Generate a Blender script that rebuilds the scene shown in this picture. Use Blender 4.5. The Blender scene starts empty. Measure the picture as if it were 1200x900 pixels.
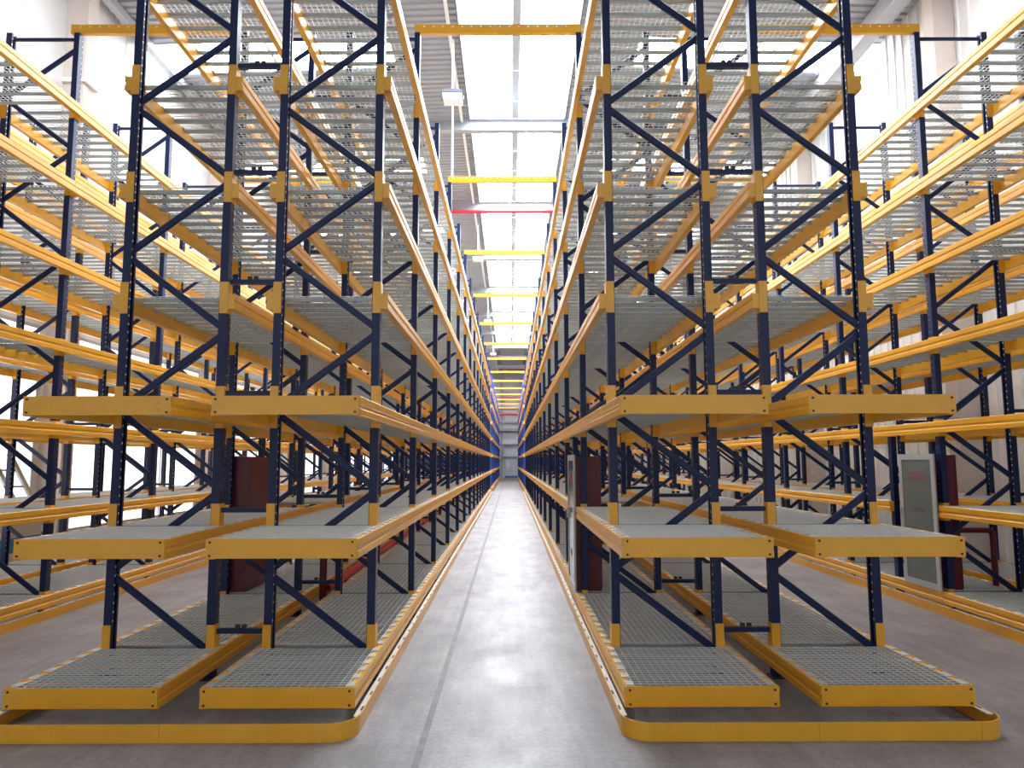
import bpy, math, random
from mathutils import Vector, Matrix
random.seed(7)
scene = bpy.context.scene
COL = scene.collection

# ------------------------------------------------------------------ camera
CAM_H = 1.93
cam_d = bpy.data.cameras.new('camera')
cam_d.sensor_width = 36.0
cam_d.lens = 863.8 / 1200 * 36.0
cam_d.clip_end = 400
cam = bpy.data.objects.new('camera', cam_d)
COL.objects.link(cam)
cam.matrix_world = (Matrix.Translation((0, 0, CAM_H)) @ Matrix.Rotation(-0.0028, 4, 'Z')
                    @ Matrix.Rotation(math.pi / 2 + 0.1050, 4, 'X') @ Matrix.Rotation(-0.0025, 4, 'Z'))
scene.camera = cam

# ------------------------------------------------------------------ light and exposure
WORLD_STRENGTH = 0.62
SKYLIGHT = 17.0      # ridge rooflight
STRIPLIGHT = 21.0    # strip rooflights over the side aisles
scene.view_settings.view_transform = 'Standard'
scene.view_settings.look = 'None'
scene.view_settings.gamma = 1.0
scene.view_settings.use_curve_mapping = False
scene.view_settings.exposure = 0.55
world = bpy.data.worlds.new('sky')
scene.world = world
world.use_nodes = True
bg = world.node_tree.nodes['Background']
bg.inputs['Color'].default_value = (0.93, 0.96, 1.0, 1)
bg.inputs['Strength'].default_value = WORLD_STRENGTH

# ------------------------------------------------------------------ materials
def new_mat(name, col, rough=0.5, metal=0.0, var=0.0, vscale=6.0, bump=0.0, bscale=60.0, spec=0.5, stretch=None):
    m = bpy.data.materials.new(name)
    m.use_nodes = True
    nt = m.node_tree
    b = nt.nodes['Principled BSDF']
    b.inputs['Base Color'].default_value = (*col, 1)
    b.inputs['Roughness'].default_value = rough
    b.inputs['Metallic'].default_value = metal
    b.inputs['Specular IOR Level'].default_value = spec
    if var or bump:
        tc = nt.nodes.new('ShaderNodeTexCoord')
        mp = nt.nodes.new('ShaderNodeMapping')
        if stretch: mp.inputs['Scale'].default_value = stretch
        nt.links.new(tc.outputs['Object'], mp.inputs['Vector'])
    if var:
        n = nt.nodes.new('ShaderNodeTexNoise')
        n.inputs['Scale'].default_value = vscale
        n.inputs['Detail'].default_value = 6
        n.inputs['Roughness'].default_value = 0.65
        nt.links.new(mp.outputs['Vector'], n.inputs['Vector'])
        r = nt.nodes.new('ShaderNodeValToRGB')
        r.color_ramp.elements[0].position = 0.3
        r.color_ramp.elements[1].position = 0.7
        r.color_ramp.elements[0].color = (*[c * (1 - var) for c in col], 1)
        r.color_ramp.elements[1].color = (*[min(1, c * (1 + var)) for c in col], 1)
        nt.links.new(n.outputs['Fac'], r.inputs['Fac'])
        nt.links.new(r.outputs['Color'], b.inputs['Base Color'])
    if bump:
        n2 = nt.nodes.new('ShaderNodeTexNoise')
        n2.inputs['Scale'].default_value = bscale
        nt.links.new(mp.outputs['Vector'], n2.inputs['Vector'])
        bp = nt.nodes.new('ShaderNodeBump')
        bp.inputs['Strength'].default_value = bump
        bp.inputs['Distance'].default_value = 0.01
        nt.links.new(n2.outputs['Fac'], bp.inputs['Height'])
        nt.links.new(bp.outputs['Normal'], b.inputs['Normal'])
    return m

M = {}
M['yellow'] = new_mat('yellow_paint', (0.84, 0.415, 0.024), 0.30, var=0.06, vscale=3, spec=0.7)
M['navy'] = new_mat('navy_paint', (0.006, 0.016, 0.074), 0.36, var=0.15, vscale=4, spec=0.35)
M['blue'] = new_mat('blue_paint', (0.020, 0.070, 0.36), 0.4, var=0.1, vscale=4)  # far uprights: navy with distance haze in the colour; door kick plate plain blue
M['galv'] = new_mat('galvanised_steel', (0.42, 0.46, 0.46), 0.42, metal=0.25, var=0.12, vscale=9)
M['galv_pale'] = new_mat('bright_zinc', (0.86, 0.87, 0.86), 0.4, var=0.04)
M['zinc_tab'] = new_mat('zinc_tab', (0.62, 0.61, 0.57), 0.4, var=0.06)
M['wire'] = new_mat('zinc_wire', (0.78, 0.81, 0.80), 0.4, metal=0.1, var=0.05)
M['bolt'] = new_mat('dark_bolt', (0.05, 0.035, 0.03), 0.4, metal=0.5, var=0.1)
M['rivet'] = new_mat('yellow_rivet', (0.70, 0.42, 0.10), 0.35, var=0.05)
M['maroon'] = new_mat('maroon_paint', (0.13, 0.008, 0.022), 0.35, var=0.12, vscale=5)
M['red'] = new_mat('red_pipe_paint', (0.55, 0.015, 0.035), 0.4, var=0.08)
M['alu'] = new_mat('aluminium_frame', (0.46, 0.48, 0.49), 0.35, var=0.04)
M['roof'] = new_mat('roof_sheet', (0.34, 0.36, 0.40), 0.5, var=0.05, vscale=1.5)
M['steel_grey'] = new_mat('grey_steelwork', (0.40, 0.42, 0.46), 0.5, var=0.05)
M['dark_steel'] = new_mat('dark_steelwork', (0.16, 0.18, 0.22), 0.5, var=0.05)
M['white_wall'] = new_mat('white_wall_panel', (0.60, 0.605, 0.62), 0.6, var=0.03, vscale=0.6)
M['cream_wall'] = new_mat('cream_corrugated_panel', (0.74, 0.735, 0.72), 0.5, var=0.03, vscale=0.6)
M['beige'] = new_mat('beige_column', (0.52, 0.45, 0.41), 0.6, var=0.05)
M['far_wall'] = new_mat('far_wall_panel', (0.30, 0.285, 0.30), 0.6, var=0.05, vscale=0.4)
M['far_white'] = new_mat('far_white_panel', (0.42, 0.43, 0.47), 0.5, var=0.03)
M['lamp_white'] = new_mat('lamp_diffuser', (0.9, 0.9, 0.9), 0.3, var=0.02)
M['crate_blue'] = new_mat('crate_blue', (0.04, 0.22, 0.60), 0.4, var=0.05)
M['olive'] = new_mat('dark_olive_tread', (0.07, 0.07, 0.05), 0.6, var=0.1)
M['sign_red'] = new_mat('sign_red', (0.30, 0.03, 0.04), 0.5, var=0.02)
M['sign_dark'] = new_mat('sign_dark_red', (0.12, 0.03, 0.04), 0.5, var=0.02)
M['rod'] = new_mat('white_rod', (0.85, 0.86, 0.9), 0.4, var=0.02)

# cabinet glass: grey green, partly see-through
g = bpy.data.materials.new('cabinet_glass'); g.use_nodes = True
gb = g.node_tree.nodes['Principled BSDF']
gb.inputs['Base Color'].default_value = (0.16, 0.20, 0.19, 1)
gb.inputs['Roughness'].default_value = 0.12
gb.inputs['Alpha'].default_value = 0.86
M['glass'] = g

# skylight sheets: translucent panels that pass the daylight
def sky_mat(name, s, col):
    m = bpy.data.materials.new(name); m.use_nodes = True
    nt = m.node_tree; b = nt.nodes['Principled BSDF']
    b.inputs['Base Color'].default_value = (0.8, 0.85, 0.9, 1)
    b.inputs['Emission Color'].default_value = (*col, 1)
    b.inputs['Emission Strength'].default_value = s
    return m
M['sky_pane'] = sky_mat('skylight_pane', SKYLIGHT, (0.90, 0.95, 1.0))
M['wall_light'] = sky_mat('wall_light_sheet', 1.1, (0.97, 0.98, 1.0))  # glow of the fill panels added to the left wall
M['strip_pane'] = sky_mat('strip_rooflight_sheet', STRIPLIGHT, (0.97, 0.98, 1.0))

# floor: power-floated concrete with streaks, blotches and a low gloss
f = bpy.data.materials.new('concrete_floor'); f.use_nodes = True
nt = f.node_tree; b = nt.nodes['Principled BSDF']
tc = nt.nodes.new('ShaderNodeTexCoord')
def noise(scale, stretch, detail=8, rough=0.65):
    mp = nt.nodes.new('ShaderNodeMapping'); mp.inputs['Scale'].default_value = stretch
    n = nt.nodes.new('ShaderNodeTexNoise'); n.inputs['Scale'].default_value = scale
    n.inputs['Detail'].default_value = detail; n.inputs['Roughness'].default_value = rough
    nt.links.new(tc.outputs['Object'], mp.inputs['Vector']); nt.links.new(mp.outputs['Vector'], n.inputs['Vector'])
    return n
def ramp(n, p0, c0, p1, c1):
    r = nt.nodes.new('ShaderNodeValToRGB')
    r.color_ramp.elements[0].position = p0; r.color_ramp.elements[0].color = (*c0, 1)
    r.color_ramp.elements[1].position = p1; r.color_ramp.elements[1].color = (*c1, 1)
    nt.links.new(n.outputs['Fac'], r.inputs['Fac'])
    return r
def mixc(a, c, fac, mode='MULTIPLY'):
    x = nt.nodes.new('ShaderNodeMix'); x.data_type = 'RGBA'; x.blend_type = mode
    x.inputs['Factor'].default_value = fac
    nt.links.new(a.outputs[0] if a.bl_idname != 'ShaderNodeMix' else a.outputs['Result'], x.inputs[6])
    nt.links.new(c.outputs[0], x.inputs[7])
    return x
base = ramp(noise(0.7, (1, 1, 1)), 0.3, (0.205, 0.191, 0.199), 0.7, (0.34, 0.330, 0.343))
streak = ramp(noise(2.2, (3.0, 0.5, 1)), 0.35, (0.74, 0.73, 0.74), 0.65, (1.10, 1.10, 1.10))
cross = ramp(noise(3.0, (0.6, 5.0, 1)), 0.3, (0.9, 0.89, 0.89), 0.6, (1.04, 1.04, 1.04))
fine = ramp(noise(22, (1, 1.6, 1)), 0.3, (0.74, 0.73, 0.73), 0.6, (1.06, 1.06, 1.06))
spots = ramp(noise(9, (1, 1, 1), 2, 0.5), 0.24, (0.55, 0.52, 0.52), 0.30, (1, 1, 1))
x = mixc(base, streak, 0.8); x = mixc(x, cross, 0.7); x = mixc(x, fine, 1.0); x = mixc(x, spots, 0.6)
nt.links.new(x.outputs['Result'], b.inputs['Base Color'])
rr = ramp(noise(2.0, (1, 0.6, 1)), 0.3, (0.34, 0.34, 0.34), 0.7, (0.52, 0.52, 0.52))
nt.links.new(rr.outputs[0], b.inputs['Roughness'])
bp = nt.nodes.new('ShaderNodeBump'); bp.inputs['Strength'].default_value = 0.08; bp.inputs['Distance'].default_value = 0.01
nt.links.new(noise(14, (1, 2, 1)).outputs['Fac'], bp.inputs['Height']); nt.links.new(bp.outputs['Normal'], b.inputs['Normal'])
M['floor'] = f
M['joint'] = new_mat('floor_joint_filler', (0.195, 0.183, 0.189), 0.6, var=0.25, vscale=5)

# ------------------------------------------------------------------ mesh helpers
class MB:
    def __init__(s): s.v = []; s.f = []
    def box(s, x0, x1, y0, y1, z0, z1):
        n = len(s.v)
        s.v += [(x0,y0,z0),(x1,y0,z0),(x1,y1,z0),(x0,y1,z0),(x0,y0,z1),(x1,y0,z1),(x1,y1,z1),(x0,y1,z1)]
        s.f += [(n,n+3,n+2,n+1),(n+4,n+5,n+6,n+7),(n,n+1,n+5,n+4),(n+1,n+2,n+6,n+5),(n+2,n+3,n+7,n+6),(n+3,n,n+4,n+7)]
        return s
    def prism(s, poly, fn0, fn1):
        """poly of 2-D points (counter-clockwise seen from end 1), fn0/fn1 map a point to 3-D at each end"""
        n = len(s.v); k = len(poly)
        s.v += [fn0(*p) for p in poly] + [fn1(*p) for p in poly]
        for i in range(k):
            j = (i + 1) % k
            s.f.append((n+i, n+j, n+k+j, n+k+i))
        s.f.append(tuple(n+i for i in reversed(range(k))))
        s.f.append(tuple(n+k+i for i in range(k)))
        return s
    def along_y(s, poly, y0, y1):      # poly in (x,z)
        return s.prism(poly, lambda a, c: (a, y0, c), lambda a, c: (a, y1, c))
    def along_z(s, poly, z0, z1):      # poly in (x,y)
        return s.prism(poly, lambda a, c: (a, c, z0), lambda a, c: (a, c, z1))
    def along_x(s, poly, x0, x1):      # poly in (y,z)
        return s.prism(poly, lambda a, c: (x0, a, c), lambda a, c: (x1, a, c))
    def bar(s, p, q, w, d, ch=0.0, up=(0, 1, 0)):
        """bar p->q; d is its size along 'up', w across; chamfered corners"""
        p = Vector(p); q = Vector(q); t = (q - p).normalized(); u = Vector(up)
        u = (u - t * u.dot(t)).normalized(); r = t.cross(u)
        a, bb = w / 2, d / 2
        if ch: poly = [(-a+ch,-bb),(a-ch,-bb),(a,-bb+ch),(a,bb-ch),(a-ch,bb),(-a+ch,bb),(-a,bb-ch),(-a,-bb+ch)]
        else: poly = [(-a,-bb),(a,-bb),(a,bb),(-a,bb)]
        return s.prism(poly, lambda i, j: tuple(p + r*i + u*j), lambda i, j: tuple(q + r*i + u*j))
    def tube(s, p, q, rad, n=10):
        p = Vector(p); q = Vector(q); t = (q - p).normalized()
        u = Vector((0, 0, 1)) if abs(t.z) < 0.9 else Vector((1, 0, 0))
        u = (u - t * u.dot(t)).normalized(); r = t.cross(u)
        poly = [(math.cos(2*math.pi*i/n)*rad, math.sin(2*math.pi*i/n)*rad) for i in range(n)]
        return s.prism(poly, lambda i, j: tuple(p + r*i + u*j), lambda i, j: tuple(q + r*i + u*j))
    def mesh(s, name, mat):
        m = bpy.data.meshes.new(name); m.from_pydata(s.v, [], s.f); m.update()
        m.materials.append(M[mat]); return m

def fixn(m):
    import bmesh
    bm = bmesh.new(); bm.from_mesh(m); bmesh.ops.recalc_face_normals(bm, faces=bm.faces); bm.to_mesh(m); bm.free()
    return m

def put(name, mesh, parent=None, loc=(0, 0, 0), rz=0.0, kind=None):
    o = bpy.data.objects.new(name, mesh)
    o.location = loc
    if rz: o.rotation_euler[2] = rz
    if parent is not None: o.parent = parent
    if kind: o['kind'] = kind
    COL.objects.link(o)
    return o

def thing(name, label, cat, loc=(0, 0, 0), group=None):
    o = bpy.data.objects.new(name, None)
    o.empty_display_size = 0.3
    o.location = loc; o['label'] = label; o['category'] = cat
    if group: o['group'] = group
    COL.objects.link(o)
    return o

def struct(name, mesh, parent=None, loc=(0, 0, 0)):
    return put(name, mesh, parent, loc, kind='structure')

def tag(o, label, cat, group=None):
    o['label'] = label; o['category'] = cat
    if group: o['group'] = group
    return o

def lattice(name, x0, x1, y0, y1, pitch, w, z0, z1, mat):
    nx = max(1, round((x1 - x0 - w) / pitch)); ny = max(1, round((y1 - y0 - w) / pitch))
    px = (x1 - x0 - w) / nx; py = (y1 - y0 - w) / ny
    xs = []; ys = []
    for i in range(nx + 1): xs += [x0 + i*px, x0 + i*px + w]
    for i in range(ny + 1): ys += [y0 + i*py, y0 + i*py + w]
    X, Y = len(xs), len(ys)
    v = [(a, c, z1) for c in ys for a in xs] + [(a, c, z0) for c in ys for a in xs]
    off = X * Y; fs = []
    solid = lambda i, j: 0 <= i < X-1 and 0 <= j < Y-1 and (i % 2 == 0 or j % 2 == 0)
    for j in range(Y - 1):
        for i in range(X - 1):
            if not solid(i, j): continue
            a, c, d, e = j*X+i, j*X+i+1, (j+1)*X+i+1, (j+1)*X+i
            fs += [(a, c, d, e), (a+off, e+off, d+off, c+off)]
            if not solid(i, j-1): fs.append((a, a+off, c+off, c))
            if not solid(i+1, j): fs.append((c, c+off, d+off, d))
            if not solid(i, j+1): fs.append((d, d+off, e+off, e))
            if not solid(i-1, j): fs.append((e, e+off, a+off, a))
    m = bpy.data.meshes.new(name); m.from_pydata(v, [], fs); m.update(); m.materials.append(M[mat])
    return m

# ------------------------------------------------------------------ dimensions (metres)
Y1, BAY, NB = 6.88, 2.72, 14                     # first frame, bay pitch, bays per row
DECK = [0.275 + 1.08 * k for k in range(7)]      # deck surface of each level
TOP = 7.79                                       # head of the upright frames
NODE = [0.190 + 0.7425 * n for n in range(11)]    # bracing nodes, even = right upright
FW, UW, UD = 1.0, 0.075, 0.10                    # frame depth, upright width / depth
OVER = 1.23                                      # length of the overhanging front shelves
BH, BW = 0.15, 0.065
ROOF, WALL_L, WALL_R, YEND, YBACK = 12.78, -9.4, 9.5, 90.0, -5.0
UNIT = 7.5                                       # roof beam spacing
RIDGE = 0.25

# ------------------------------------------------------------------ the building
floor_mb = MB().box(-11, 11, -14, YEND + 1, -0.2, 0)
struct('floor', floor_mb.mesh('floor', 'floor'))
struct('trim_1', MB().box(-0.635, -0.585, -3, 86, -0.01, 0.0012).mesh('floor_joint', 'joint'))

def roof_z(xx): return ROOF - 0.035 * max(0.0, abs(xx - RIDGE) - 1.5)

def corrugated(name, xa, xb, ya, yb, mat, period=0.25, depth=0.045, th=0.02):
    mb = MB(); n = max(1, round((yb - ya) / period)); p = (yb - ya) / n
    pts = []
    for i in range(n):
        y = ya + i * p
        pts += [(y, 0), (y + p*0.42, 0), (y + p*0.55, depth), (y + p*0.87, depth)]
    pts.append((yb, 0))
    for (y, d) in pts:
        mb.v += [(xa, y, roof_z(xa) + d), (xb, y, roof_z(xb) + d), (xa, y, roof_z(xa) + d + th), (xb, y, roof_z(xb) + d + th)]
    for i in range(len(pts) - 1):
        a, c = 4*i, 4*i + 4
        mb.f += [(a, c, c+1, a+1), (a+2, a+3, c+3, c+2)]
    return mb.mesh(name, mat)

OPEN_L, OPEN_R = -1.25, 1.75
ceil = struct('ceiling', corrugated('roof_sheet', -3.1, OPEN_L, YBACK, YEND, 'roof'))
put('roof_sheet', corrugated('roof_sheet', OPEN_R, 3.4, YBACK, YEND, 'roof'), ceil)
cuts = [17.8 + UNIT * k for k in range(-1, 10) if 17.8 + UNIT * k + 1.5 < YEND]
prev = YBACK
for c in cuts + [None]:
    e = c if c is not None else YEND
    if e > prev:
        put('roof_sheet', corrugated('roof_sheet', WALL_L, -3.1, prev, e, 'roof'), ceil)
        put('roof_sheet', corrugated('roof_sheet', 3.4, WALL_R, prev, e, 'roof'), ceil)
    if c is not None: prev = c + 1.5
# strip rooflights across the slopes, each with its sheets and glazing bars
wn = 0
for c in cuts:
    for (xa, xb) in ((WALL_L, -3.1), (3.4, WALL_R)):
        wn += 1
        n = 6; wdt = (xb - xa) / n
        w = None
        for i in range(n):
            a, bb = xa + i*wdt, xa + (i+1)*wdt
            za, zb = roof_z(a), roof_z(bb)
            mb = MB().prism([(0, 0), (1.5, 0), (1.5, 0.015), (0, 0.015)], lambda s_, h_: (a, c + s_, za + 0.06 + h_), lambda s_, h_: (bb, c + s_, zb + 0.06 + h_))
            m = fixn(mb.mesh('rooflight_sheet', 'strip_pane'))
            if w is None: w = struct('window_%d' % wn, m)
            else: put('rooflight_sheet', m, w)
            if i: put('glazing_bar', MB().box(a - 0.03, a + 0.03, c, c + 1.5, za - 0.02, za + 0.055).mesh('glazing_bar', 'steel_grey'), w)
# ridge rooflight over the central aisle
PZ = ROOF + 0.62
PANE_L, PANE_R = -1.03, 1.53
SKY_Y0 = 7.5
rl = struct('window_%d' % (wn + 1), fixn(MB().along_y([(OPEN_L - 0.04, ROOF - 0.05), (OPEN_L, ROOF - 0.05), (PANE_L, PZ), (PANE_L, PZ + 0.04), (PANE_L - 0.04, PZ + 0.04)], YBACK, YEND).mesh('rooflight_kerb', 'dark_steel')))
put('rooflight_kerb', fixn(MB().along_y([(OPEN_R + 0.04, ROOF - 0.05), (OPEN_R, ROOF - 0.05), (PANE_R, PZ), (PANE_R, PZ + 0.04), (PANE_R + 0.04, PZ + 0.04)], YBACK, YEND).mesh('rooflight_kerb', 'dark_steel')), rl)
put('rooflight_blind_end', MB().box(OPEN_L, OPEN_R, SKY_Y0 + 34 * 1.875 + 0.02, YEND, PZ, PZ + 0.05).mesh('rooflight_blind_end', 'roof'), rl)
put('rooflight_blind_end', MB().box(OPEN_L, OPEN_R, YBACK, SKY_Y0 - 0.02, PZ, PZ + 0.05).mesh('rooflight_blind_end', 'roof'), rl)
pane_cache = {}
npn = 34
mid = 0.2
def sky_pane(xa, xb, za, zb):
    mb = MB().prism([(0.02, 0), (1.855, 0), (1.855, 0.012), (0.02, 0.012)], lambda s_, h_: (xa, s_, za + h_), lambda s_, h_: (xb, s_, zb + h_))
    return fixn(mb.mesh('rooflight_pane', 'sky_pane'))
pl, pr = sky_pane(PANE_L + 0.005, mid - 0.03, PZ, PZ + 0.22), sky_pane(mid + 0.03, PANE_R - 0.005, PZ + 0.22, PZ)
gb_m = MB().box(PANE_L, PANE_R, -0.02, 0.02, PZ - 0.06, PZ - 0.005).mesh('glazing_bar', 'dark_steel')
lb_m = MB().box(-0.012, 0.012, 0, 1.875, PZ - 0.02, PZ + 0.02).mesh('glazing_bar', 'dark_steel')
for i in range(npn):
    y = SKY_Y0 + i * 1.875
    put('rooflight_pane', pl, rl, (0, y, 0)); put('rooflight_pane', pr, rl, (0, y, 0))
    put('glazing_bar', gb_m, rl, (0, y, 0))
    put('glazing_bar', lb_m, rl, (PANE_L + 0.62, y, 0.1)); put('glazing_bar', lb_m, rl, (PANE_R - 0.66, y, 0.1))
put('ridge_bar', MB().box(mid - 0.11, mid + 0.11, YBACK, YEND, PZ + 0.08, PZ + 0.24).mesh('ridge_bar', 'steel_grey'), rl)
put('kerb_flashing', MB().box(OPEN_L - 0.30, OPEN_L - 0.22, YBACK, YEND, ROOF - 0.09, ROOF - 0.01).mesh('kerb_flashing', 'galv_pale'), rl)

# roof beams, edge beams
def ibeam_x(xa, xb, h, fw, t=0.02):
    mb = MB()
    poly = [(-fw/2, 0), (fw/2, 0), (fw/2, t), (t/2, t), (t/2, h-t), (fw/2, h-t), (fw/2, h), (-fw/2, h), (-fw/2, h-t), (-t/2, h-t), (-t/2, t), (-fw/2, t)]
    return fixn(mb.along_x(poly, xa, xb).mesh('roof_beam', 'steel_grey'))
ib = ibeam_x(WALL_L, WALL_R, 0.38, 0.26)
tn = 1
for k in range(0, 12):
    tn += 1
    struct('trim_%d' % tn, ib, None, (0, UNIT * k, ROOF - 0.40))
for xx, hw in ((-9.1, 0.09), (8.75, 0.2)):
    tn += 1
    struct('trim_%d' % tn, MB().box(xx - hw, xx + hw, YBACK, YEND, roof_z(xx) - 2 * hw - 0.02, roof_z(xx) - 0.02).mesh('edge_beam', 'steel_grey'))

# walls
wl = struct('wall_left', MB().box(WALL_L - 0.2, WALL_L, YBACK, YEND, 0, ROOF + 0.2).mesh('wall_left', 'white_wall'))
jm = MB().box(0, 0.006, -0.012, 0.012, 0, ROOF - 0.4).mesh('panel_joint', 'beige')
for i in range(16):
    put('panel_joint', jm, wl, (WALL_L, 4 + i * 3.75 + 1.9, 0))
mb = MB(); pts = []
yy = YBACK
while yy < YEND - 0.01:
    pts += [(yy, 0), (yy + 0.2, 0), (yy + 0.215, -0.035), (yy + 0.245, -0.035), (yy + 0.26, 0)]
    yy += 0.36
pts.append((YEND, 0))
for (y, d) in pts: mb.v += [(WALL_R + d, y, 0), (WALL_R + d, y, ROOF + 0.2)]
for i in range(len(pts) - 1): mb.f.append((2*i, 2*i+1, 2*i+3, 2*i+2))
wr = struct('wall_right', mb.mesh('wall_right', 'cream_wall'))
put('backing', MB().box(WALL_R + 0.01, WALL_R + 0.2, YBACK, YEND, 0, ROOF + 0.2).mesh('backing', 'cream_wall'), wr)
colm = MB().box(-0.22, 0.22, -0.2, 0.2, 0, ROOF - 0.62).mesh('column', 'beige')
brk = MB().box(-0.3, 0.3, -0.26, 0.26, 0, 0.08).mesh('column_bracket', 'galv_pale')
for k in range(1, 12):
    for (xx, w) in ((WALL_L + 0.22, wl), (WALL_R - 0.24, wr)):
        tn += 1
        c = struct('trim_%d' % tn, colm, None, (xx, UNIT * k, 0))
        put('column_bracket', brk, c, (0, 0, 9.9))
# glowing fill panels added between the left wall columns to brighten the lower hall
wp = wn + 1
for k in range(1, 8):
    wp += 1
    y0_ = UNIT * k + 0.45
    w = struct('window_%d' % wp, MB().box(0, 0.03, 0.03, UNIT - 0.93, 0.55, 4.6).mesh('wall_light', 'wall_light'), None, (WALL_L + 0.005, y0_, 0))  # added fill panel, glows to lift the lower walls
    for z in (0.5, 4.6): put('window_frame', MB().box(0, 0.05, 0, UNIT - 0.9, z - 0.02, z + 0.05).mesh('window_frame', 'steel_grey'), w)
    for i in range(4):
        yy = i * (UNIT - 0.94) / 3
        put('glazing_bar', MB().box(0, 0.05, yy, yy + 0.04, 0.55, 4.6).mesh('glazing_bar', 'steel_grey'), w)
# far wall: dull upper cladding, paler lower panels, girts, posts, glazed door
wf = struct('wall_back', MB().box(WALL_L, WALL_R, YEND, YEND + 0.3, 0, ROOF + 1.2).mesh('wall_back', 'far_wall'))
for (z0, z1) in ((0.1, 2.4), (2.55, 3.9), (4.0, 5.5)):
    for i in range(9):
        a = WALL_L + i * 2.1
        put('wall_panel', MB().box(a + 0.03, a + 2.07, YEND - 0.04, YEND, z0, z1).mesh('wall_panel', 'far_white'), wf)
for z in (2.42, 3.92, 5.5, 6.6, 8.4, 10.2):
    put('girt', MB().box(WALL_L, WALL_R, YEND - 0.22, YEND - 0.06, z, z + 0.14).mesh('girt', 'dark_steel'), wf)
put('girt', MB().box(WALL_L, WALL_R, YEND - 0.5, YEND - 0.06, 5.62, 5.95).mesh('girt', 'dark_steel'), wf)
for xx in (-6.3, -4.1, -1.05, 1.4, 4.1, 6.3):
    put('wall_post', MB().box(xx - 0.09, xx + 0.09, YEND - 0.3, YEND - 0.05, 0, ROOF - 0.6).mesh('wall_post', 'dark_steel'), wf)
d = struct('door_1', MB().box(-0.60, 0.92, YEND - 0.12, YEND - 0.07, 0.0, 2.35).mesh('door', 'steel_grey'))
for (a, bb) in ((-0.5, 0.12), (0.2, 0.82)):
    put('pane', MB().box(a, bb, YEND - 0.14, YEND - 0.12, 1.0, 2.2).mesh('pane', 'far_white'), d)
    put('lower_panel', MB().box(a, bb, YEND - 0.14, YEND - 0.12, 0.3, 0.9).mesh('lower_panel', 'far_white'), d)
put('kick_plate', MB().box(-0.62, 0.94, YEND - 0.16, YEND - 0.12, 0.0, 0.22).mesh('kick_plate', 'blue'), d)

# ------------------------------------------------------------------ rack component meshes (shared)
def mirror(poly): return [(-a, c) for (a, c) in reversed(poly)]
# upright: lipped C section, back web on the aisle side (outer = +x)
T = 0.006; LIP = 0.030
UP = [(UW/2, -UD/2), (UW/2, UD/2), (-UW/2, UD/2), (-UW/2, UD/2 - LIP), (-UW/2 + T, UD/2 - LIP), (-UW/2 + T, UD/2 - T), (UW/2 - T, UD/2 - T),
      (UW/2 - T, -UD/2 + T), (-UW/2 + T, -UD/2 + T), (-UW/2 + T, -UD/2 + LIP), (-UW/2, -UD/2 + LIP), (-UW/2, -UD/2)]
def upright_mesh(sgn, top, mat):
    poly = UP if sgn > 0 else mirror(UP)
    return fixn(MB().along_z(poly, 0.008, top).mesh('upright', mat))
def slots_mesh(sgn):
    mb = MB(); z = 0.5
    while z < TOP - 0.05:
        yy = -UD/2 + 0.016
        x0 = -sgn * (UW/2 + 0.0012); x1 = -sgn * (UW/2 - 0.002)
        mb.box(min(x0, x1), max(x0, x1), yy - 0.008, yy + 0.008, z, z + 0.018)
        x0 = sgn * (UW/2 + 0.0012); x1 = sgn * (UW/2 - 0.002)
        mb.box(min(x0, x1), max(x0, x1), 0.024, 0.031, z, z + 0.009)
        z += 0.08
    return mb.mesh('punched_slots', 'galv_pale')  # pale boxes stand in for light showing through the punched holes
def foot_mesh():
    mb = MB().box(-0.065, 0.065, -0.085, 0.085, 0, 0.008)
    return mb.mesh('foot_plate', 'navy')
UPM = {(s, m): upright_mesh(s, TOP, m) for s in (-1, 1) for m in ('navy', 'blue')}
SHORTPOST = upright_mesh(-1, DECK[2] - BH - 0.005, 'navy')
SLOT = {s: slots_mesh(s) for s in (-1, 1)}
FOOT = foot_mesh()
def connector_mesh(sgn, z0, z1, name='beam_connector'):
    mb = MB(); t = 0.007; a = UW/2; d_ = UD/2
    poly = [(-a + 0.006, -d_ - t), (a + t, -d_ - t), (a + t, d_ + t), (-a + 0.006, d_ + t), (-a + 0.006, d_ + 0.0006), (a + 0.0006, d_ + 0.0006), (a + 0.0006, -d_ - 0.0006), (-a + 0.006, -d_ - 0.0006)]
    if sgn < 0: poly = mirror(poly)
    return fixn(mb.along_z(poly, z0, z1).mesh(name, 'yellow'))
CON = {}
for s in (-1, 1):
    CON[s, 'a'] = connector_mesh(s, -0.19, 0.20)
    CON[s, 'b'] = connector_mesh(s, -0.19, 0.11)
    CON[s, 'c'] = connector_mesh(s, -0.19, 0.035)
def many(meshes_at, name):
    mb = MB()
    mat = None
    for (m, dz) in meshes_at:
        n = len(mb.v); mb.v += [(v.co.x, v.co.y, v.co.z + dz) for v in m.vertices]
        mb.f += [tuple(n + i for i in p.vertices) for p in m.polygons]; mat = m.materials[0]
    r = bpy.data.meshes.new(name); r.from_pydata(mb.v, [], mb.f); r.update(); r.materials.append(mat)
    return r
CONALL = {s: many([(CON[s, 'c'], z) for z in DECK], 'beam_connectors') for s in (-1, 1)}
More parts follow.
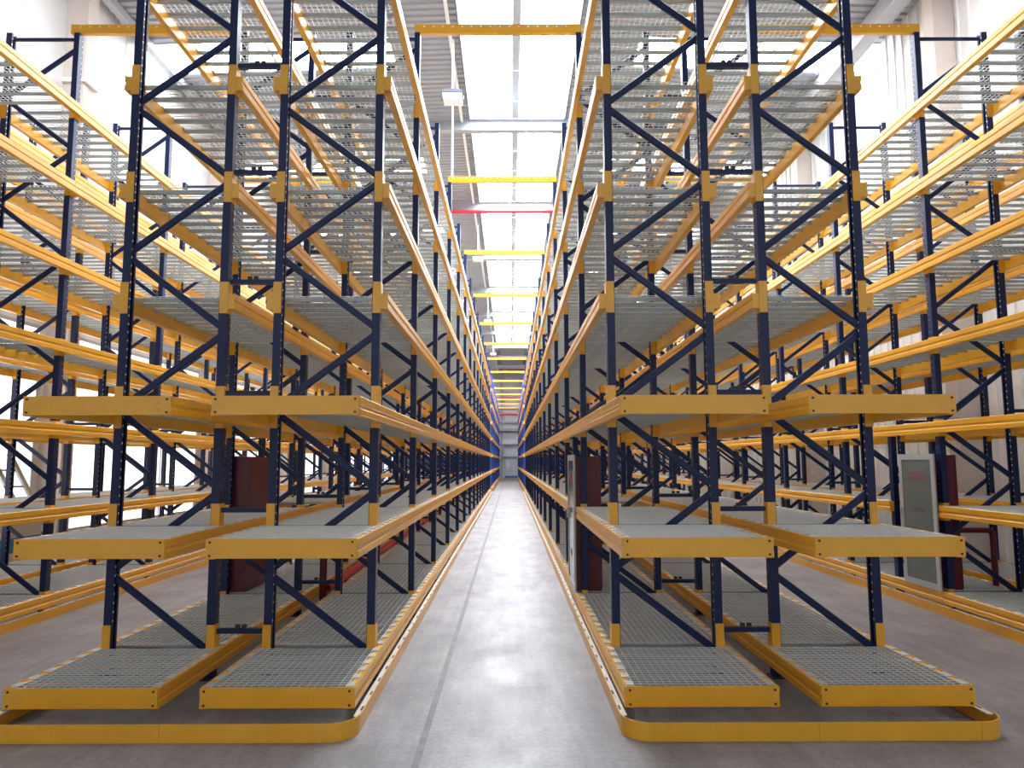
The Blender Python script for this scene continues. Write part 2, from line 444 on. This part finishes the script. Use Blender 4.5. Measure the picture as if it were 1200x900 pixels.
# bracing: even node right, odd node left
def brace(n, mb=None, cz=0.0):
    mb = mb or MB()
    xi = FW/2 - UW/2
    z0, z1 = NODE[n] - cz, NODE[n+1] - cz
    xa, xb = (xi, -xi) if n % 2 == 0 else (-xi, xi)
    y = 0.004 if n % 2 else -0.004
    mb.bar((xa, y, z0 + 0.025), (xb, y, z1 - 0.025), 0.064, 0.036, 0.008)
    return mb
BR = [brace(n, None, NODE[n]).mesh('diagonal_brace', 'navy') for n in (0, 1)]
def bracing_all(mat):
    mb = MB()
    for n in range(10): brace(n, mb)
    return mb.mesh('bracing', mat)
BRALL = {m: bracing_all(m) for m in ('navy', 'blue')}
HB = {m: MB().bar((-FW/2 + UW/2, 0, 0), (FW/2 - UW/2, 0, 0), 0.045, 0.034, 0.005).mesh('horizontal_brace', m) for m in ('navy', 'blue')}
# stepped box beam with a grooved outer face; origin at upright face, deck height, outer = +x
BP = [(0, -BH), (0.060, -BH), (0.065, -BH+0.005), (0.065, -BH+0.052), (0.057, -BH+0.060), (0.057, -BH+0.082), (0.065, -BH+0.090), (0.065, -0.005), (0.060, 0), (0.052, 0), (0.050, -0.009), (0, -0.009)]
BPF = [(0, -BH), (0.065, -BH), (0.065, 0), (0, 0)]
def beam_mesh(sgn, y0, y1, poly=BP):
    return fixn(MB().along_y(poly if sgn > 0 else mirror(poly), y0, y1).mesh('beam', 'yellow'))
BEAM = {s: beam_mesh(s, -0.052, BAY - 0.057) for s in (-1, 1)}
BEAMLAST = {s: beam_mesh(s, -0.052, BAY + 0.05) for s in (-1, 1)}
BEAMOVER = {s: beam_mesh(s, -OVER + 0.003, -0.057) for s in (-1, 1)}
CUT0 = 1.17        # where the shortened first-level beam starts behind a hydrant cabinet
BEAMCUT = {s: beam_mesh(s, CUT0, BAY - 0.057) for s in (-1, 1)}
DX = FW/2 + 0.004
DY0, DY1 = 0.075, BAY - 0.075
W_DECK = lattice('wire_deck', -DX, DX, DY0, DY1, 0.060, 0.0052, -0.0055, 0.0, 'wire')
W_FAR = lattice('wire_deck', -DX, DX, DY0, DY1, 0.060, 0.0052, -0.0055, 0.0, 'wire')
W_OVER = lattice('wire_deck', -DX, DX, -OVER + 0.012, -0.075, 0.060, 0.0052, -0.0055, 0.0, 'wire')
W_CUT = lattice('wire_deck', -DX, DX, CUT0 + 0.07, DY1, 0.060, 0.0052, -0.0055, 0.0, 'wire')
def bar_poly(): return [(-0.017, -0.040), (0.017, -0.040), (0.017, -0.006), (0.010, -0.006), (0.010, -0.034), (-0.010, -0.034), (-0.010, -0.006), (-0.017, -0.006)]
def bars_mesh(ys, name='support_bars'):
    mb = MB(); e = FW/2 + 0.0075
    for y in ys: mb.along_x([(a + y, c) for (a, c) in bar_poly()], -e, e)
    nf = len(mb.f)
    for y in ys:
        for sg in (-1, 1):
            x0, x1 = sg * (e - 0.012), sg * (FW/2 + 0.0085 + 0.047)
            mb.box(min(x0, x1), max(x0, x1), y - 0.055, y + 0.055, -0.0088, 0.0012)
    m = mb.mesh(name, 'galv'); m.materials.append(M['zinc_tab'])
    for p in m.polygons[nf:]: p.material_index = 1
    return fixn(m)
SBAR = bars_mesh([0.0], 'support_bar')
BARS_Y = [0.145 + i * (BAY - 0.29) / 10 for i in range(11)]
BARS_OV = [-OVER + 0.10 + i * 0.205 for i in range(6)]
BARSALL = bars_mesh(BARS_Y)
BARSCUT = bars_mesh([y for y in BARS_Y if y > CUT0 + 0.12])
ENDB = fixn(MB().prism([(-FW/2 - BW, -0.143), (FW/2 + BW, -0.143), (FW/2 + BW, 0.003), (-FW/2 - BW, 0.003)], lambda a, c: (a, -OVER, c), lambda a, c: (a, -OVER - 0.012, c)).mesh('end_beam', 'yellow'))
BOLT = MB().tube((0, 0, 0), (0, -0.007, 0), 0.009, 8).mesh('bolt', 'bolt')
RIV = MB().tube((0, 0, 0), (0, -0.004, 0), 0.008, 8).mesh('rivet', 'rivet')
SPACER = MB().box(-0.212, 0.212, -0.025, 0.025, -0.018, 0.026).mesh('row_spacer', 'navy')
SPBOLT = MB().box(-0.02, 0.02, -0.012, 0.012, 0, 0.03).mesh('spacer_bolt', 'bolt')

def rack_row(xc, label, detail, spacer=0, cut=None, y0=Y1, nb=NB):
    """one rack row; detail 2 = bordering the central aisle, 1 = next aisle, 0 = mostly hidden"""
    row = thing('pallet_rack_row', label, 'pallet rack', (xc, y0, 0), 'first section of rack rows')
    n_brace = {2: 8, 1: 6, 0: 3}[detail]; n_con = {2: 9, 1: 7, 0: 0}[detail]
    n_slot = {2: 6, 1: 6, 0: 3}[detail]; n_bar = {2: 3, 1: 3, 0: 0}[detail]
    for k in range(nb + 1):
        y = k * BAY
        for s in (-1, 1):
            u = put('upright', UPM[s, 'navy'], row, (s * (FW/2 - UW/2), y, 0))
            if k < 8: put('foot_plate', FOOT, u)
            if k < n_slot: put('punched_slots', SLOT[s], u, kind='stuff')
            if k < n_con:
                for L in range(7):
                    t = 'c' if k else ('a' if L < 3 else 'b')
                    put('beam_connector', CON[s, t], u, (0, 0, DECK[L]))
            else: put('beam_connectors', CONALL[s], u, kind='stuff')
        if k < n_brace:
            for n in range(10): put('diagonal_brace', BR[n % 2], row, (0, y, NODE[n]))
        else: put('bracing', BRALL['navy'], row, (0, y, 0), kind='stuff')
        put('horizontal_brace', HB['navy'], row, (0, y, TOP - 0.075))
        put('horizontal_brace', HB['navy'], row, (0, y, 0.17))
        if spacer:
            for L in range(7):
                z = DECK[L] + (0.115 if L > 2 else 0.135)
                sp = put('row_spacer', SPACER, row, (spacer * (FW/2 + 0.22), y + 0.0, z))
                if k < 2:
                    for dx in (-0.03, 0.03): put('spacer_bolt', SPBOLT, sp, (dx, -0.0, 0.03))
    for L in range(7):
        z = DECK[L]
        for k in range(nb):
            y = k * BAY
            c = cut is not None and k == 1 and L == 1
            for s in (-1, 1):
                m = BEAMLAST[s] if k == nb - 1 else BEAM[s]
                if c and s == cut: m = BEAMCUT[s]
                put('beam', m, row, (s * (FW/2 + 0.0085), y, z))
            dk = put('wire_deck', W_CUT if c else W_DECK, row, (0, y, z))
            if k < n_bar and not c:
                for yb in BARS_Y: put('support_bar', SBAR, dk, (0, yb, 0))
            else: put('support_bars', BARSCUT if c else BARSALL, dk, kind='stuff')
        if L < 3:
            for s in (-1, 1): put('beam', BEAMOVER[s], row, (s * (FW/2 + 0.0085), 0, z))
            eb = put('end_beam', ENDB, row, (0, 0, z))
            for s in (-1, 1):
                for (dx, zz, m, nm) in ((0.030, -0.022, BOLT, 'bolt'), (0.030, -0.122, BOLT, 'bolt'), (0.095, -0.05, RIV, 'rivet'), (0.095, -0.10, RIV, 'rivet')):
                    put(nm, m, eb, (s * (FW/2 + BW - dx), -OVER - 0.012, zz))
            dk = put('wire_deck', W_OVER, row, (0, 0, z))
            for yb in BARS_OV: put('support_bar', SBAR, dk, (0, yb, 0))
    if cut is not None:
        u = put('short_post', SHORTPOST if cut < 0 else SHORTPOST, row, (cut * (FW/2 - UW/2), BAY + 1.22, 0))
        put('foot_plate', FOOT, u)
    return row

XR = {'L4': -7.82, 'L3': -6.38, 'L2': -3.1632, 'L1': -1.7215, 'R1': 1.4152, 'R2': 2.861, 'R3': 6.06, 'R4': 7.505}
rack_row(XR['L1'], 'navy and yellow rack row lining the left side of the central aisle', 2, spacer=-1)
rack_row(XR['R1'], 'navy and yellow rack row lining the right side of the central aisle', 2, spacer=1, cut=-1)
rack_row(XR['L2'], 'navy and yellow rack row backed onto the left central one, maroon cabinet inside', 2, cut=-1)
rack_row(XR['R2'], 'navy and yellow rack row backed onto the right central one, end shelves beside right aisle', 2)
rack_row(XR['L3'], 'rack row across the left aisle, cut off by the picture edge', 1, spacer=-1)
rack_row(XR['R3'], 'rack row across the right aisle holding the glass-fronted hydrant cabinet', 1, spacer=1, cut=-1)
rack_row(XR['L4'], 'outermost left rack row, nearest the smooth white wall', 0)
rack_row(XR['R4'], 'outermost right rack row, nearest the ribbed cream wall', 0)

# second section beyond the cross aisle, navy uprights with haze put into their colour
Y2S, NB2 = 48.6, 14
def long_deck():
    return lattice('wire_deck', -DX, DX, 0.06, NB2 * BAY - 0.06, 0.16, 0.03, -0.03, 0.0, 'galv')
LD = long_deck()
LB = {s: beam_mesh(s, -0.05, NB2 * BAY + 0.05, BPF) for s in (-1, 1)}
far_names = {
 'L1': 'bright blue distant rack row on the left of the far central aisle',
 'R1': 'bright blue distant rack row on the right of the far central aisle',
 'L2': 'distant blue rack row behind the far left central row',
 'R2': 'distant blue rack row behind the far right central row',
 'L3': 'distant blue rack row beyond the end of the left aisle row',
 'R3': 'distant blue rack row beyond the end of the right aisle row',
 'L4': 'distant blue rack row along the far end of the white wall',
 'R4': 'distant blue rack row along the far end of the cream wall'}
for key, lab in far_names.items():
    row = thing('pallet_rack_row', lab, 'pallet rack', (XR[key], Y2S, 0), 'second section of rack rows')
    for k in range(NB2 + 1):
        for s in (-1, 1):
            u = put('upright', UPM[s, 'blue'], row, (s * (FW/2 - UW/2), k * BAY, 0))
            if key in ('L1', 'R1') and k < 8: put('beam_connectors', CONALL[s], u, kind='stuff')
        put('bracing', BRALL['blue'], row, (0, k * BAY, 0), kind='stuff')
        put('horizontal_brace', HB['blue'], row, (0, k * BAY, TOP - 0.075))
    for L in range(7):
        for s in (-1, 1): put('beam', LB[s], row, (s * (FW/2 + 0.0085), 0, DECK[L]))
        put('wire_deck', LD, row, (0, 0, DECK[L]))

# ------------------------------------------------------------------ overhead tie beams across the aisles
ORD = ['first', 'second', 'third', 'fourth', 'fifth', 'sixth', 'seventh', 'eighth', 'ninth', 'tenth', 'eleventh', 'twelfth', 'thirteenth', 'fourteenth']
def tie_mesh(xa, xb):
    poly = [(-0.03, 0), (0.03, 0), (0.03, 0.13), (-0.03, 0.13)]
    return fixn(MB().along_x(poly, xa, xb).mesh('tie_beam', 'yellow'))
def tie_holes(xa, xb):
    mb = MB(); n = int((xb - xa) / 0.13)
    for i in range(1, n): mb.box(xa + i*0.13 - 0.012, xa + i*0.13 + 0.012, -0.0315, -0.029, 0.085, 0.105)
    return mb.mesh('punched_holes', 'galv_pale')
aisles = {'central': (XR['L1'] + FW/2 - UW, XR['R1'] - FW/2 + UW), 'left': (XR['L3'] + FW/2 - UW - 0.06, XR['L2'] - FW/2 + UW), 'right': (XR['R2'] + FW/2 - UW, XR['R3'] - FW/2 + UW + 0.02)}
for a, (xa, xb) in aisles.items():
    tm, th = tie_mesh(xa, xb), tie_holes(xa, xb)
    for i, k in enumerate(range(1, NB + 1, 2)):
        o = put('tie_beam', tm, None, (0, Y1 + k * BAY, TOP))
        tag(o, 'yellow overhead tie beam bridging the %s aisle, %s from the front' % (a, ORD[i]), 'tie beam', 'yellow ties over the aisles')
        if i < 3: put('punched_holes', th, o, kind='stuff')
    if a == 'central':
        for i in range(7):
            o = put('tie_beam', tm, None, (0, Y2S + i * 2 * BAY, TOP))
            tag(o, 'pale overhead tie bridging the distant blue racks, %s beyond the cross aisle' % ORD[i], 'tie beam', 'yellow ties over the aisles')

# ------------------------------------------------------------------ guide rails round the rack feet
def angle_seg(sgn, length):
    # vertical plate on the outer side (+x for sgn=1), foot flange inwards
    poly = [(0, 0), (0, 0.115), (-0.008, 0.115), (-0.008, 0)]
    if sgn < 0: poly = mirror(poly)
    return fixn(MB().along_y(poly, 0.004, length - 0.004).mesh('rail_segment', 'yellow'))
def flange_seg(sgn, length):
    poly = [(-0.0085, 0.104), (-0.0085, 0.111), (-0.048, 0.111), (-0.048, 0.104)]
    if sgn < 0: poly = mirror(poly)
    return fixn(MB().along_y(poly, 0.004, length - 0.004).mesh('rail_flange', 'zinc_tab'))  # yellow flange, its bleaching by reflected light put into the colour
ABOLT = MB().box(-0.007, 0.007, -0.045, 0.045, 0.1112, 0.1135).mesh('anchor_bolt', 'bolt')
def arc_plate(cx, cy, r, a0, a1, h, t=0.01, n=10):
    mb = MB()
    for i in range(n + 1):
        a = a0 + (a1 - a0) * i / n
        c, s = math.cos(a), math.sin(a)
        for rr_ in (r, r - t):
            mb.v += [(cx + c*rr_, cy + s*rr_, 0), (cx + c*rr_, cy + s*rr_, h)]
    for i in range(n):
        q, w = 4*i, 4*i + 4
        mb.f += [(q, w, w+1, q+1), (q+2, q+3, w+3, w+2), (q+1, w+1, w+3, q+3), (q, q+2, w+2, w)]
    e = 4*n
    mb.f += [(0, 1, 3, 2), (e, e+2, e+3, e+1)]
    return fixn(mb.mesh('rail_corner', 'yellow'))
def guide_rail(label, xl, xr, seams, yf=5.33, yb=Y1 + NB * BAY + 0.9, h=0.125, r=0.2, left=True, right=True):
    t = thing('guide_rail', label, 'guide rail', ((xl + xr) / 2, yf, 0), 'guide rails round the rack feet')
    ox = (xl + xr) / 2
    xs = [xl + r] + seams + [xr - r]
    for a, c in zip(xs, xs[1:]):
        mb = MB().box(a - ox + 0.0015, c - ox - 0.0015, 0, 0.010, 0, h)
        p = put('front_plate', mb.mesh('front_plate', 'yellow'), t)
    put('rail_corner', arc_plate(xl - ox + r, r, r, math.pi, 1.5 * math.pi, h), t)
    put('rail_corner', arc_plate(xr - ox - r, r, r, 1.5 * math.pi, 2 * math.pi, h), t)
    n = int((yb - yf - r) / BAY)
    ln = (yb - yf - r) / n
    for s, xx in ((-1, xl), (1, xr)):
        sm = angle_seg(s, ln); fm = flange_seg(s, ln)
        for i in range(n):
            p = put('rail_segment', sm, t, (xx - ox, r + i * ln, 0))
            put('rail_flange', fm, p)
            if i < 4:
                for q in range(8): put('rail_slot', ABOLT, p, (-s * 0.018, 0.17 + q * (ln - 0.34) / 7, 0))
    put('rear_plate', MB().box(xl - ox, xr - ox, yb - yf, yb - yf + 0.01, 0, h).mesh('rear_plate', 'yellow'), t)
    return t
guide_rail('low yellow guide rail round the foot of the left central racks', -3.76, -1.085, [-2.435])
guide_rail('low yellow guide rail round the foot of the right central racks', 0.79, 3.49, [2.14, 3.27])
guide_rail('low yellow guide rail along the left aisle, by the picture edge racks', -8.5, -5.735, [-7.1])
guide_rail('low yellow guide rail along the right aisle, under the hydrant cabinet racks', 5.42, 8.2, [6.8])
def far_rail(label, xx, s):
    n = 14; t = thing('guide_rail', label, 'guide rail', (xx, Y2S - 0.6, 0), 'guide rails round the rack feet')
    sm = angle_seg(s, BAY)
    for i in range(n): put('rail_segment', sm, t, (0, i * BAY, 0))
far_rail('distant yellow guide rail at the foot of the far left blue racks', -1.085, 1)
far_rail('distant yellow guide rail at the foot of the far right blue racks', 0.79, -1)

# ------------------------------------------------------------------ hydrant cabinets standing in the racks
def text_mesh(txt, size, mat):
    c = bpy.data.curves.new('lettering', 'FONT'); c.body = txt; c.size = size; c.align_x = 'CENTER'; c.extrude = 0.0008
    o = bpy.data.objects.new('lettering', c); COL.objects.link(o)
    dg = bpy.context.evaluated_depsgraph_get()
    m = bpy.data.meshes.new_from_object(o.evaluated_get(dg)); bpy.data.objects.remove(o)
    m.materials.clear(); m.materials.append(M[mat])
    return m
def cabinet(label, x, y, w=0.86, h=1.74, d_=0.36, sgn=-1):
    """door faces -x; origin at the near lower door corner; the body stands behind the upright"""
    t = thing('fire_hydrant_cabinet', label, 'cabinet', (x, y, DECK[0] + 0.003))
    body = MB().box(0.03, d_, 0.125, w - 0.03, 0, h - 0.02)
    put('body', body.mesh('body', 'maroon'), t)
    put('body_lip', MB().box(d_ - 0.03, d_ + 0.006, 0.119, w - 0.024, 0.02, h - 0.014).mesh('body_lip', 'maroon'), t)
    dr = put('door', MB().box(0.022, 0.0295, 0.02, w - 0.02, 0.02, h - 0.02).mesh('door', 'olive'), t)
    fr = 0.075
    for (a, bb, z0, z1) in ((0, fr, 0, h), (w - fr, w, 0, h), (fr, w - fr, 0, fr), (fr, w - fr, h - fr, h)):
        put('door_frame', MB().box(0, 0.022, a, bb, z0, z1).mesh('door_frame', 'alu'), dr)
    put('glass_pane', MB().box(0.008, 0.014, fr, w - fr, fr, h - fr).mesh('glass_pane', 'glass'), dr)
    for (txt, size, z, mat) in (('消火栓', 0.14, h * 0.80, 'sign_red'), ('火警119', 0.085, h * 0.56, 'sign_dark'), ('消火栓', 0.085, h * 0.24, 'sign_dark')):
        o = put('lettering', text_mesh(txt, size, mat), dr, (0.0068, w / 2, z))
        o.rotation_euler = (math.pi / 2, 0, -math.pi / 2)
    put('handle', MB().box(-0.02, 0, w - 0.05, w - 0.03, h * 0.5, h * 0.58).mesh('handle', 'alu'), dr)
    return t
cabinet('maroon hydrant cabinet with grey-framed glass door facing the right aisle', XR['R3'] - 0.60, Y1 + BAY - 0.045, 0.86)
cabinet('maroon hydrant cabinet with grey-framed edge beside the central aisle', XR['R1'] - 0.60, Y1 + BAY - 0.045, 1.0)
cabinet('maroon hydrant cabinet seen from behind in the left racks', XR['L2'] - 0.60, Y1 + BAY - 0.045, 0.95)

# maroon pipe bend behind the right-hand cabinet
def poly_tube(name, pts, rad, mat, n=10):
    c = bpy.data.curves.new(name, 'CURVE'); c.dimensions = '3D'; c.bevel_depth = rad; c.bevel_resolution = 3
    sp = c.splines.new('POLY'); sp.points.add(len(pts) - 1)
    for p, q in zip(sp.points, pts): p.co = (*q, 1)
    o = bpy.data.objects.new(name, c); COL.objects.link(o)
    dg = bpy.context.evaluated_depsgraph_get()
    m = bpy.data.meshes.new_from_object(o.evaluated_get(dg)); bpy.data.objects.remove(o)
    m.materials.clear(); m.materials.append(M[mat])
    for p in m.polygons: p.use_smooth = True
    return m
def rounded(pts, r=0.08, n=5):
    out = [Vector(pts[0])]
    for a, bb, c in zip(pts, pts[1:], pts[2:]):
        a, bb, c = Vector(a), Vector(bb), Vector(c)
        p = bb + (a - bb).normalized() * r; q = bb + (c - bb).normalized() * r
        for i in range(n + 1):
            t = i / n
            out.append(p * (1-t)**2 + bb * 2*t*(1-t) + q * t*t)
    out.append(Vector(pts[-1])); return out
z0 = DECK[0] + 0.012
o = put('pipe_bend', poly_tube('pipe_bend', rounded([(0, 0, 0), (0, 0, 0.72), (0.52, 0, 0.72), (0.52, 0, 0)]), 0.038, 'maroon'), None, (5.90, 9.95, z0))
tag(o, 'maroon bent pipe standing on the lowest shelf beside the glass-fronted cabinet', 'pipe')
o = put('pipe_bend', poly_tube('pipe_bend', rounded([(0, 0, 0), (0, 0, 1.05), (0, 0.9, 1.05)]), 0.05, 'maroon'), None, (-2.52, 10.15, 0.0))
tag(o, 'maroon riser pipe between the back-to-back left racks', 'pipe')
o = put('sprinkler_pipe', poly_tube('sprinkler_pipe', [(0, 0, 0), (0, 14, 0)], 0.055, 'red'), None, (-2.365, 9.75, 0.31))
tag(o, 'red pipe running along the gap behind the left central racks', 'pipe')
# red sprinkler mains under the roof
def main_pipe(y, z, label, r=0.07, xa=WALL_L, xb=WALL_R):
    o = put('sprinkler_main', poly_tube('sprinkler_main', [(xa, 0, 0), (xb, 0, 0)], r, 'red'), None, (0, y, z))
    tag(o, label, 'pipe', 'red pipes across the hall')
    for i in range(5):
        put('pipe_hanger', MB().box(-0.01, 0.01, -0.01, 0.01, r * 0.9, 1.3).mesh('pipe_hanger', 'steel_grey'), o, (xa + 2.2 + i * 3.6, 0, 0)) if z > 11 else None
main_pipe(29.0, 12.02, 'red sprinkler main crossing the hall below the roof')
main_pipe(YEND - 0.62, 9.6, 'upper red pipe across the distant end wall', 0.09)
main_pipe(YEND - 0.62, 7.65, 'lower red pipe across the distant end wall', 0.11)

# ------------------------------------------------------------------ hanging lamps
def lamp(y, label, drop):
    z = 11.15
    t = thing('hanging_lamp', label, 'lamp', (-1.45, y, z), 'lamps hung over the central aisle')
    put('rod', MB().tube((0, 0, 0.18), (0, 0, roof_z(-1.45) - z), 0.030).mesh('rod', 'rod'), t)
    prof = [(-0.27, 0.10), (-0.25, 0.15), (-0.1, 0.19), (0.1, 0.19), (0.25, 0.15), (0.27, 0.10)]
    put('housing', fixn(MB().along_y([(a, c) for a, c in prof], -0.22, 0.22).mesh('housing', 'dark_steel')), t)
    put('diffuser', fixn(MB().along_y([(-0.25, 0.095), (-0.23, -0.07), (0.23, -0.07), (0.25, 0.095)], -0.2, 0.2).mesh('diffuser', 'lamp_white')), t)
    for s in (-1, 1): put('clip', MB().box(s*0.265 - 0.02, s*0.265 + 0.02, -0.05, 0.05, -0.02, 0.1).mesh('clip', 'dark_steel'), t)
    if drop: put('drop_rod', MB().tube((0, 0, -drop), (0, 0, -0.07), 0.025).mesh('drop_rod', 'rod'), t)
lamp(18.0, 'white box lamp hanging on a rod nearest over the central aisle', 2.2)
lamp(33.0, 'white box lamp on a rod, second along the central aisle', 0)
lamp(48.0, 'white box lamp on a rod, third along the central aisle', 0)
lamp(63.0, 'small white box lamp on a rod at the far end of the aisle', 0)

# ------------------------------------------------------------------ things by the left wall
t = thing('platform_ladder', 'grey inclined platform ladder by the left white wall', 'ladder', (-9.05, 13.6, 0))
for dx in (0, 0.35):
    put('stringer', MB().bar((dx - 0.15, 1.3, 0.0), (dx - 0.15, -0.5, 2.1), 0.09, 0.05, 0.0, (1, 0, 0)).mesh('stringer', 'alu'), t)
for i in range(1, 7):
    s = i / 7
    put('tread', MB().box(-0.15, 0.20, 1.3 - 1.8*s - 0.08, 1.3 - 1.8*s + 0.08, 2.1*s - 0.015, 2.1*s + 0.015).mesh('tread', 'olive'), t)
t = thing('storage_crate', 'blue-banded white crate on the floor by the left wall', 'crate', (-9.0, 13.3, 0))
put('body', MB().box(-0.3, 0.3, -0.6, 0.6, 0.0, 0.9).mesh('body', 'white_wall'), t)
put('blue_band', MB().box(-0.303, 0.303, -0.603, 0.603, 0.36, 0.62).mesh('blue_band', 'crate_blue'), t)

scene.render.film_transparent = False
